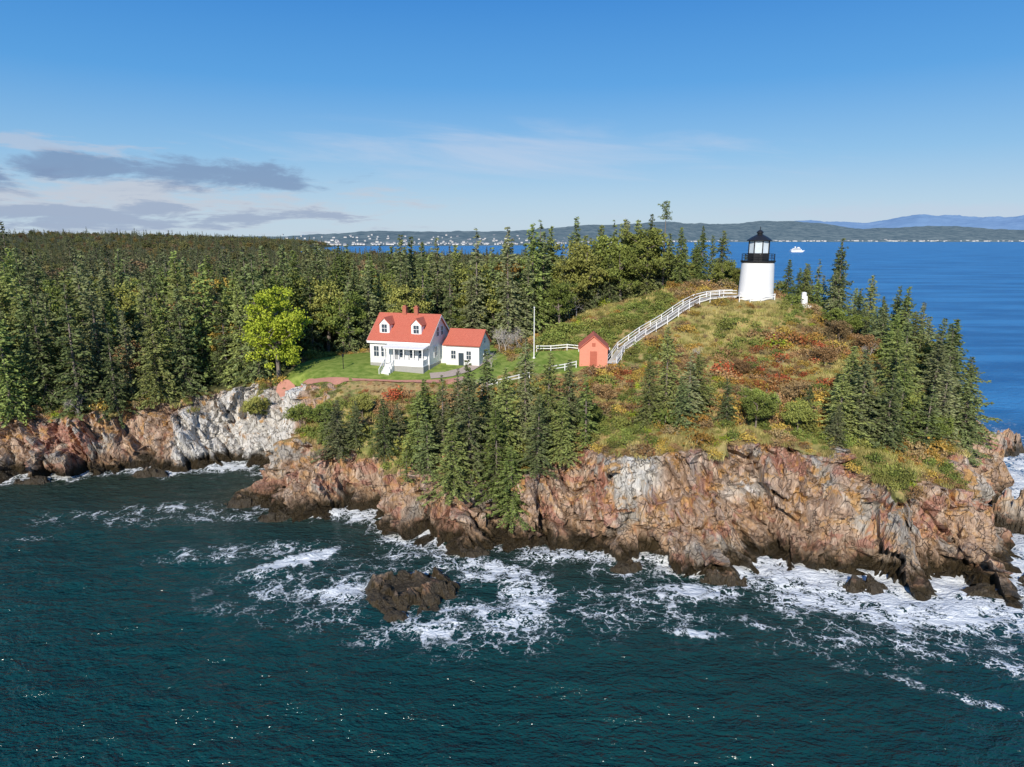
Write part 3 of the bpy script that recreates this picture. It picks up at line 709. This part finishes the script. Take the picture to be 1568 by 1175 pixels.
# --- keeper's house
hx,hy=-20.9,99.6
hz=g1(-17,100)-.1
house=empty('keepers_house',(hx,hy,hz),rad(-17))
def roof2(b,x0,x1,y0,y1,ze,zr,t=.16,ov=.35,m=0,ax='x'):
    ym=(y0+y1)/2;sl=(zr-ze)/(ym-y0)
    for s_ in (-1,1):
        ye=(y0-ov) if s_<0 else (y1+ov)
        zz=ze-sl*ov
        b.prism([(ye,zz+.02),(ym,zr+.02),(ym,zr+.02+t*1.3),(ye,zz+.02+t)],x0-ov,x1+ov,ax,m)
def window(b,x,z,w,h,y,face='y',sgn=-1,pane=True):
    def bx(u0,u1,d0,d1,z0,z1,m):
        lo,hi=sorted((y+sgn*d0,y+sgn*d1))
        if face=='y': b.box(u0,u1,lo,hi,z0,z1,m)
        else: b.box(lo,hi,u0,u1,z0,z1,m)
    bx(x-w/2,x+w/2,-.05,.03,z,z+h,1)
    f=.11
    bx(x-w/2-f,x-w/2,-.05,.07,z-f,z+h+f,0);bx(x+w/2,x+w/2+f,-.05,.07,z-f,z+h+f,0)
    bx(x-w/2,x+w/2,-.05,.07,z+h,z+h+f,0);bx(x-w/2,x+w/2,-.05,.09,z-f,z,0)
    bx(x-w/2,x+w/2,-.05,.05,z+h*.5-.03,z+h*.5+.03,0)
    if pane: bx(x-.02,x+.02,-.05,.045,z,z+h*.5-.03,0);bx(x-.02,x+.02,-.05,.045,z+h*.5+.03,z+h,0)
L_,D_=9.4,8.0
b=MB();b.box(-.05,L_+.05,-.05,D_+.05,-1.5,.55);b.obj('foundation',[FD],house)
b=MB();b.prism([(0,.55),(D_,.55),(D_,4.0),(D_/2,7.3),(0,4.0)],0,L_,'x');b.obj('walls',[W],house)
b=MB();roof2(b,0,L_,0,D_,4.0,7.3);b.obj('roof',[REDR],house)
b=MB()
for xx in (-.38,L_+.36):
    for s_ in (0,1):
        y0=-.37 if s_==0 else D_+.37;b.beam((xx,y0,3.68),(xx,D_/2,7.29),.05,.2)
b.box(-.3,L_+.3,-.42,-.37,3.5,3.82)
for xx in (-.03,L_-.12): b.box(xx,xx+.15,-.04,-.001,.55,3.9)
b.obj('trim',[WP],house)
b=MB();
for dx in (2.0,7.1):
    zf=4.85
    b.prism([(dx-.8,zf-.5),(dx+.8,zf-.5),(dx+.8,6.2),(dx,7.0),(dx-.8,6.2)],.85,3.6,'y')
b.obj('dormer_walls',[WP],house)
b=MB()
for dx in (2.0,7.1): roof2(b,.85,3.5,dx-.8,dx+.8,6.2,7.0,.12,.18,0,'y')
b.obj('dormer_roofs',[REDR],house)
b=MB()
for dx in (2.0,7.1): window(b,dx,4.98,.85,1.15,.85)
window(b,1.0,1.5,.8,1.5,0);window(b,2.2,1.5,.8,1.5,0)
for yy in (2.2,5.8): window(b,yy,1.5,.85,1.5,L_,'x',1)
for yy in (3.2,4.8): window(b,yy,4.4,.75,1.3,L_,'x',1)
for xx in (5.2,6.8,8.2): window(b,xx,1.5,.8,1.4,0)
b.obj('windows',[WP,GL],house)
b=MB();b.box(3.2,9.3,-1.9,-.06,-1.2,.6);b.obj('porch_base',[FD],house)
b=MB();b.box(3.2,9.3,-1.95,-.05,.6,.72)
for xx in (3.25,4.7,6.2,7.7,9.1): b.box(xx,xx+.16,-1.9,-1.74,.72,3.05)
b.box(4.87,9.1,-1.86,-1.78,.72,1.5);b.box(9.14,9.22,-1.74,-.05,.72,1.5)
b.box(3.1,9.4,-2.05,-.05,3.05,3.22);b.prism([(-2.1,3.22),(0,3.5),(0,3.22)],3.05,9.45,'x')
for q in range(16): b.box(4.95+q*.26,5.0+q*.26,-1.89,-1.863,.8,1.42)
b.obj('porch',[WP],house)
b=MB()
b.box(3.65,4.45,-.08,-.005,.72,2.75);b.obj('front_door',[DK],house)
b=MB()
for q in range(6): b.box(3.4,4.65,-2.27-q*.3,-1.955-q*.3+(.0 if q else 0),-.9,.6-q*.2)
for xx in (3.3,4.75):
    b.beam((xx,-2.0,1.5),(xx,-3.8,.35),.08,.08)
    for q in range(4): b.beam((xx,-2.05-q*.57,-.6),(xx,-2.05-q*.57,1.45-q*.365),.08,.08)
b.obj('front_steps',[WP],house)
b=MB()
for xx in (3.9,5.8):
    b.box(xx-.3,xx+.3,3.65,4.25,6.9,8.35);b.box(xx-.37,xx+.37,3.58,4.32,8.35,8.5);b.box(xx-.2,xx+.2,3.75,4.15,8.5,8.7)
b.obj('chimneys',[BK],house)
b=MB();b.box(L_+.002,10.6,4.2,7.4,-1.2,2.9);b.prism([(3.4,-1.2),(8.2,-1.2),(8.2,3.2),(5.8,5.1),(3.4,3.2)],10.602,15.8,'x');b.obj('annex_walls',[W],house)
b=MB();roof2(b,10.65,15.8,3.4,8.2,3.2,5.1,.14,.25);b.prism([(4.0,2.91),(7.6,2.91),(7.6,3.0),(5.8,3.9),(4.0,3.0)],L_+.36,10.38,'x');b.obj('annex_roof',[REDR],house)
b=MB()
for xx in (11.8,14.2): window(b,xx,1.1,.7,1.2,3.4)
window(b,5.8,1.1,.8,1.2,15.8,'x',1);window(b,5.8,3.3,.5,.7,15.8,'x',1);b.box(12.6,13.4,3.33,3.395,0,2.0,1)
b.obj('annex_windows',[WP,GL],house)
# --- oil house
SR=simple('salmon_brick',(.74,.28,.19),.8,.15,3);
shed=empty('red_oil_house',(9.7,96.8,g1(11.5,98)-.1),rad(-6))
b=MB();b.prism([(0,-1),(4,-1),(4,2.4),(2,4.1),(0,2.4)],0,5,'y');b.obj('walls',[SR],shed)
b=MB();roof2(b,0,5,0,4,2.4,4.1,.12,.22,0,'y');b.obj('roof',[REDR],shed)
b=MB();b.box(1.5,2.5,-.06,-.003,-.1,2.0,0);b.box(1.38,1.5,-.08,-.002,-.1,2.12,1);b.box(2.5,2.62,-.08,-.002,-.1,2.12,1);b.box(1.5,2.5,-.08,-.002,2.0,2.12,1);b.box(1.75,2.25,-.05,-.003,2.7,3.2,0)
b.obj('door',[simple('dark_red_door',(.46,.13,.08),.6),SR],shed)
# --- lighthouse
lx,ly=39.4,111;lz=g1(lx,ly)+.1
lh=empty('lighthouse',(lx,ly,lz))
WT=simple('whitewashed_tower',(.82,.82,.81),.6,.05,1.5,.1)
b=MB();b.lathe([(2.85,-1.5),(2.85,.1),(2.74,.11),(2.72,.2),(2.5,5.3),(2.5,5.35)],48);b.obj('tower',[WT],lh)
b=MB();b.lathe([(2.5,5.351),(2.65,5.5),(2.68,5.55),(2.68,5.72),(1.5,5.725)],40);b.obj('gallery_deck',[BLK],lh)
b=MB()
for q in range(20):
    a=q*6.28318/20;b.beam((2.5*math.cos(a),2.5*math.sin(a),5.7),(2.5*math.cos(a),2.5*math.sin(a),6.75),.05,.05)
for zz in (6.1,6.45,6.75):
    for q in range(20):
        a=q*6.28318/20;c=(q+1)*6.28318/20;b.beam((2.5*math.cos(a),2.5*math.sin(a),zz),(2.5*math.cos(c),2.5*math.sin(c),zz),.045,.045)
b.obj('gallery_railing',[BLK],lh)
b=MB();b.lathe([(1.72,5.73),(1.72,6.75),(1.8,6.76),(1.8,6.88),(1.6,6.885)],8);b.obj('lantern_base',[BLK],lh)
b=MB();b.lathe([(1.58,6.89),(1.58,8.8)],8);b.obj('lantern_glass',[simple('lantern_panes',(.60,.68,.74),.08,.25,1,spec=.9)],lh)
b=MB();b.lathe([(.45,6.9),(.6,7.3),(.6,8.1),(.4,8.4)],16);b.obj('lens',[WP],lh)
b=MB()
for q in range(8):
    a=q*6.28318/8;b.beam((1.62*math.cos(a),1.62*math.sin(a),6.86),(1.62*math.cos(a),1.62*math.sin(a),8.8),.14,.14)
b.obj('lantern_bars',[BLK],lh)
b=MB();b.lathe([(1.6,8.75),(1.95,8.78),(1.95,8.9),(1.2,9.4),(.42,9.8),(.4,9.81),(.4,9.95),(.52,10.0),(.52,10.15),(.3,10.4),(.06,10.5),(.05,11.0)],16);b.obj('lantern_roof',[BLK],lh)
fx,fy=46.2,108.5
fg=empty('fog_signal',(fx,fy,g1(fx,fy)-.05))
b=MB();b.box(-1,1,-1,1,-.6,.3);b.prism([(-.5,.3),(.5,.3),(.32,1.7),(-.32,1.7)],-.42,.42,'x');b.obj('pedestal',[WT],fg)
b=MB();b.lathe([(.38,1.7),(.38,2.2),(.2,2.3),(.05,2.32)],16);b.obj('horn',[WP],fg)
fp=empty('flagpole',(3.3,101,g1(3.3,101)))
b=MB();b.lathe([(.2,-.3),(.2,.15),(.09,.16),(.06,7.4),(.05,7.5)],12);b.lathe([(.02,7.5),(.11,7.56),(.11,7.66),(.02,7.72)],12);b.obj('pole',[WP],fp)
# --- rails
def railing(name,pts,parent=None,h=1.0,off=0.,step=2.,rails=(.5,.9),zf=None,w=.11):
    P=[];L=0
    for a,c in zip(pts[:-1],pts[1:]):
        d=math.hypot(c[0]-a[0],c[1]-a[1]);n=max(1,round(d/step))
        for q in range(n): P.append((a[0]+(c[0]-a[0])*q/n,a[1]+(c[1]-a[1])*q/n))
    P.append(pts[-1]);b=MB()
    Z=[(zf(*p) if zf else g1(*p)) for p in P]
    for p,z in zip(P,Z): b.beam((p[0],p[1],z-.7),(p[0],p[1],z+h),w,w)
    for i in range(len(P)-1):
        for rz in rails: b.beam((P[i][0],P[i][1],Z[i]+rz),(P[i+1][0],P[i+1][1],Z[i+1]+rz),.05,.12)
    return b.obj(name,[WP],parent)
railing('white_fence',[(-3.5,90),(-.5,91),(2.4,92.6)])
railing('white_fence',[(5.2,94.4),(7.5,95.3),(9.2,96.3)])
railing('white_fence',[(3.8,104.5),(6,104.3),(8.5,104.2),(12,103),(14.6,101)])
# stairs
SPt=[(14.3,96.2),(16.2,100.4),(20.8,103.6),(26,106.6),(30.0,109),(36.9,110.2)]
def along(pts,ds):
    out=[]
    for a,c in zip(pts[:-1],pts[1:]):
        d=math.hypot(c[0]-a[0],c[1]-a[1]);n=max(1,round(d/ds))
        for q in range(n): out.append((a[0]+(c[0]-a[0])*q/n,a[1]+(c[1]-a[1])*q/n,(c[0]-a[0])/d,(c[1]-a[1])/d))
    return out
AL=along(SPt,.32);Zs=np.array([g1(p[0],p[1]) for p in AL])
kk=15;Zp=np.pad(Zs,kk//2,mode='edge');Zs=np.convolve(Zp,np.ones(kk)/kk,'valid')+.4
st=empty('white_stairway',(0,0,0))
b=MB()
for (p,z) in zip(AL,Zs):
    nx,ny=-p[3],p[2]
    b.beam((p[0]-nx*.65,p[1]-ny*.65,z),(p[0]+nx*.65,p[1]+ny*.65,z),.33,.06)
b.obj('treads',[simple('weathered_boards',(.50,.48,.45),.85,.2,4)],st)
b=MB()
for sd in (-1,1):
    for i in range(0,len(AL)-7,7):
        p=AL[i];q=AL[min(i+7,len(AL)-1)];z0=Zs[i];z1=Zs[min(i+7,len(AL)-1)]
        a=(p[0]-p[3]*.7*sd,p[1]+p[2]*.7*sd);c=(q[0]-q[3]*.7*sd,q[1]+q[2]*.7*sd)
        b.beam((*a,z0-1.3),(*a,z0+.98),.11,.11)
        for rz in (-.1,.5,.93): b.beam((*a,z0+rz),(*c,z1+rz),.06,.14 if rz<0 else .09)
b.obj('railings',[WP],st)
railing('white_fence',[(36.9,111),(35.9,108.2),(39,107.3),(41.5,108.3)])
# --- paths
def ribbon(name,pts,w,mat,lift=.07):
    A=along(pts,.5);V=[];F=[]
    for i,p in enumerate(A):
        for s_ in (-1,-.33,.33,1):
            x=p[0]-p[3]*w/2*s_;y=p[1]+p[2]*w/2*s_;V.append((x,y,g1(x,y)+lift))
    n=len(A);return mesh_np(name,np.array(V),grid_faces(n,4),smooth=True,mat=mat)
ribbon('brick_path',[(-34,97.4),(-28,93.8),(-22,92.6),(-16,91.9),(-9,91.8),(-6,93)],1.3,simple('red_brick_path',(.46,.22,.16),.9,.25,3,.2),.12)
ribbon('gravel_drive',[(-11.5,94.0),(-9,94.5),(-6.5,96.5),(-4.5,101),(-4,107)],2.2,simple('gravel',(.42,.34,.28),.95,.25,5,.3),.1)
lp=empty('lamp_post',(-24.5,97.5,g1(-24.5,97.5)));b=MB();b.lathe([(.06,-.2),(.05,1.7),(.14,1.75),(.16,2.05),(.05,2.2)],10);b.obj('post',[BLK],lp)
# ------------------------------------------------------------ far shore
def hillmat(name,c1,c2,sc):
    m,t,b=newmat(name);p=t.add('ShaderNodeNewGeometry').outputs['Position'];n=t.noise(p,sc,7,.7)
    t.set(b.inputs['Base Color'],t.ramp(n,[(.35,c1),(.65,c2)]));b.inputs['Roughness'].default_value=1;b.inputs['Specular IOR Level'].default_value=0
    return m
def farland(name,a0,a1,Df,Zf,depth,mat,seed,rough):
    A=np.linspace(a0,a1,500);T=np.linspace(0,1,40);AA,TT=np.meshgrid(A,T)
    dist=Df(AA)+TT*depth;Xx=AA*dist;Yy=dist
    zr=Zf(AA)
    Zz=zr*(np.sin(np.clip(TT,0,1)*math.pi*.5)**1.0)*(.75+.5*fbm(AA*14+seed,TT*3,o=4,s=seed))*.95+rough*(fbm(Xx/120,Yy/120,o=4,s=seed+3)-.3)*ss(0,.05,TT)-3*(TT<.001)
    return mesh_np(name,np.stack([Xx,Yy,Zz],-1).reshape(-1,3),grid_faces(40,500),smooth=True,mat=mat)
Dn=lambda a:np.interp(a,[-.9,-.4,0,.12,.3,1.4],[2600,2700,3100,4200,6200,6600])+150*(fbm(a*25,a*0,o=3,s=401)-.5)
Zn=lambda a:np.interp(a,[-.9,-.34,-.2,0,.08,.15,.22,.30,.4,.5,.62,.72,.85,1.4],[60,40,80,90,140,190,215,200,245,175,190,160,140,140])
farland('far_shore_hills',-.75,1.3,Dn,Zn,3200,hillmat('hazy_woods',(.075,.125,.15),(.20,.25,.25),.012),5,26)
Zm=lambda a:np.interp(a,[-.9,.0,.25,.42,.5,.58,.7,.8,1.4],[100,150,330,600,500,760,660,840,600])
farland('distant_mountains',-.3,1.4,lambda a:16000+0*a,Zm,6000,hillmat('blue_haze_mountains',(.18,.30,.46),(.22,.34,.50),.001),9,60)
b=MB();rs=R(77)
for q in range(640):
    a=rs.uniform(-.34,.8);dist=float(Dn(np.array([a]))[0])+rs.uniform(30,90)+ (rs.rand()**5)*900
    if a>.12 and rs.rand()<.2: continue
    w=rs.uniform(5,15)*(1 if a<.1 else 2.);hh_=rs.uniform(3,6)*(1 if a<.1 else 1.5)
    zz=2+ (dist-float(Dn(np.array([a]))[0]))*.05
    x_=a*dist;b.box(x_-w/2,x_+w/2,dist,dist+12,zz,zz+hh_,0);b.prism([(dist-1,zz+hh_),(dist+13,zz+hh_),(dist+6,zz+hh_+3)],x_-w/2,x_+w/2,'x',1)
b.obj('distant_town',[simple('town_walls',(.66,.65,.62),.8,.3,.01),simple('town_roofs',(.28,.28,.29),.8,.3,.01)])
# ferry
fe=empty('ferry_boat',(675,1650,0),rad(8))
b=MB();b.prism([(-16,3.6),(-14,-.5),(13,-.5),(19,4.2)],-4,4,'y');b.obj('hull',[WP],fe)
b=MB();b.box(-13,11,-3.6,3.6,3.9,7);b.box(-9,8,-3.2,3.2,7.001,9.6);b.box(2,6,-2.5,2.5,9.601,12);b.box(-5,-3,-1,1,9.601,13.5);b.obj('cabins',[WP],fe)
b=MB();b.box(-11,9,-3.66,-3.61,5,6.2);b.box(-8,7,-3.26,-3.21,7.8,8.8);b.obj('windows',[GL],fe)
# ------------------------------------------------------------ sky
w=bpy.data.worlds.new("World");scene.world=w;w.use_nodes=True;t=NT(w.node_tree)
bg=t.n['Background'];bg.inputs['Strength'].default_value=.12
sky=t.add('ShaderNodeTexSky',sky_type='NISHITA',sun_disc=False,sun_elevation=SUN_EL,sun_rotation=math.pi+SUN_AZ,air_density=1.0,dust_density=.6,ozone_density=2.5,altitude=0)
g=t.add('ShaderNodeTexCoord').outputs['Generated'];sp=t.add('ShaderNodeSeparateXYZ');t.l.new(g,sp.inputs[0])
az=t.math('ARCTAN2',sp.outputs[0],sp.outputs[1]);el=sp.outputs[2]
gr_=t.ramp(el,[(0,(.52,.65,.78)),(.05,(.40,.58,.77)),(.11,(.23,.48,.77)),(.2,(.075,.335,.74)),(.32,(.020,.22,.65)),(1,(.03,.17,.52))])
grs=t.mix(1.,gr_,(8.5,8.5,8.5),'MULTIPLY')
S=t.mix(.85,sky.outputs[0],grs)
cv=t.add('ShaderNodeCombineXYZ');t.l.new(az,cv.inputs[0]);t.l.new(t.math('MULTIPLY',el,3.2),cv.inputs[1])
cn=t.noise(cv.outputs[0],7.5,8,.64,.3)
cv2=t.add('ShaderNodeCombineXYZ');t.l.new(az,cv2.inputs[0]);t.l.new(t.math('MULTIPLY_ADD',az,.8,t.math('MULTIPLY',el,9)),cv2.inputs[1])
cn2=t.noise(cv2.outputs[0],3.2,8,.6,.5)
cv3=t.add('ShaderNodeCombineXYZ');t.l.new(az,cv3.inputs[0]);t.l.new(t.math('MULTIPLY',el,6.),cv3.inputs[1])
cn3=t.noise(cv3.outputs[0],9.,7,.62,.2)
def gau(v,c,s_):
    q=t.math('DIVIDE',t.math('SUBTRACT',v,c),s_);q=t.math('MULTIPLY',q,q);return t.math('POWER',2.71828,t.math('MULTIPLY',q,-1.))
def band(az0,sa,e0,se): return t.math('MULTIPLY',gau(az,az0,sa),gau(el,e0,se))
def cloud(base,mask,noise,thr,soft,colr,op,k=.5):
    v=t.math('SUBTRACT',t.math('ADD',noise,t.math('MULTIPLY',mask,k)),k)
    f=t.math('MULTIPLY',t.math('MULTIPLY',t.rng(v,thr,thr+soft),t.rng(mask,.03,.3)),op)
    return t.mix(f,base,colr)
S=cloud(S,band(.02,.42,.115,.045),cn2,.2,.45,(4.8,5.4,6.6),.6)
S=cloud(S,band(.62,.25,.31,.05),cn2,.25,.4,(4.4,5.2,6.6),.45)
S=cloud(S,band(-.6,.42,.040,.035),cn3,.26,.22,(4.7,4.9,5.5),.75,.3)
S=cloud(S,band(-.65,.42,.028,.022),cn3,.32,.12,(2.4,3.2,4.6),.7,.3)
S=cloud(S,band(-.48,.26,.083,.020),cn,.30,.16,(1.7,2.5,4.0),.8,.3)
S=cloud(S,band(-.78,.2,.070,.022),cn,.28,.16,(1.8,2.6,4.1),.8,.3)
S=cloud(S,band(-.62,.30,.105,.012),cn3,.34,.16,(4.6,4.8,5.6),.5,.3)
S=cloud(S,band(.55,.5,.03,.02),cn,.25,.35,(4.6,5.2,6.3),.5)
t.set(bg.inputs['Color'],S)
# sun
sd=bpy.data.lights.new('sun','SUN');sd.energy=5.0;sd.angle=rad(.5);sd.color=(1,.92,.80)
so=bpy.data.objects.new('sun',sd);scene.collection.objects.link(so)
dv=Vector((-math.sin(SUN_AZ)*math.cos(SUN_EL),-math.cos(SUN_AZ)*math.cos(SUN_EL),math.sin(SUN_EL)))
so.rotation_euler=dv.to_track_quat('Z','Y').to_euler();so.location=(-50,-80,90)
# camera
cd=bpy.data.cameras.new('camera');cd.sensor_width=36;cd.lens=24.0;cd.clip_end=120000;cd.clip_start=.5
co=bpy.data.objects.new('camera',cd);scene.collection.objects.link(co);co.location=(0,0,32);co.rotation_euler=(rad(78),0,0);scene.camera=co
scene.view_settings.view_transform='Standard';scene.view_settings.look='None';scene.view_settings.exposure=0
print('forest',nforest,'shrubs',nshrub)
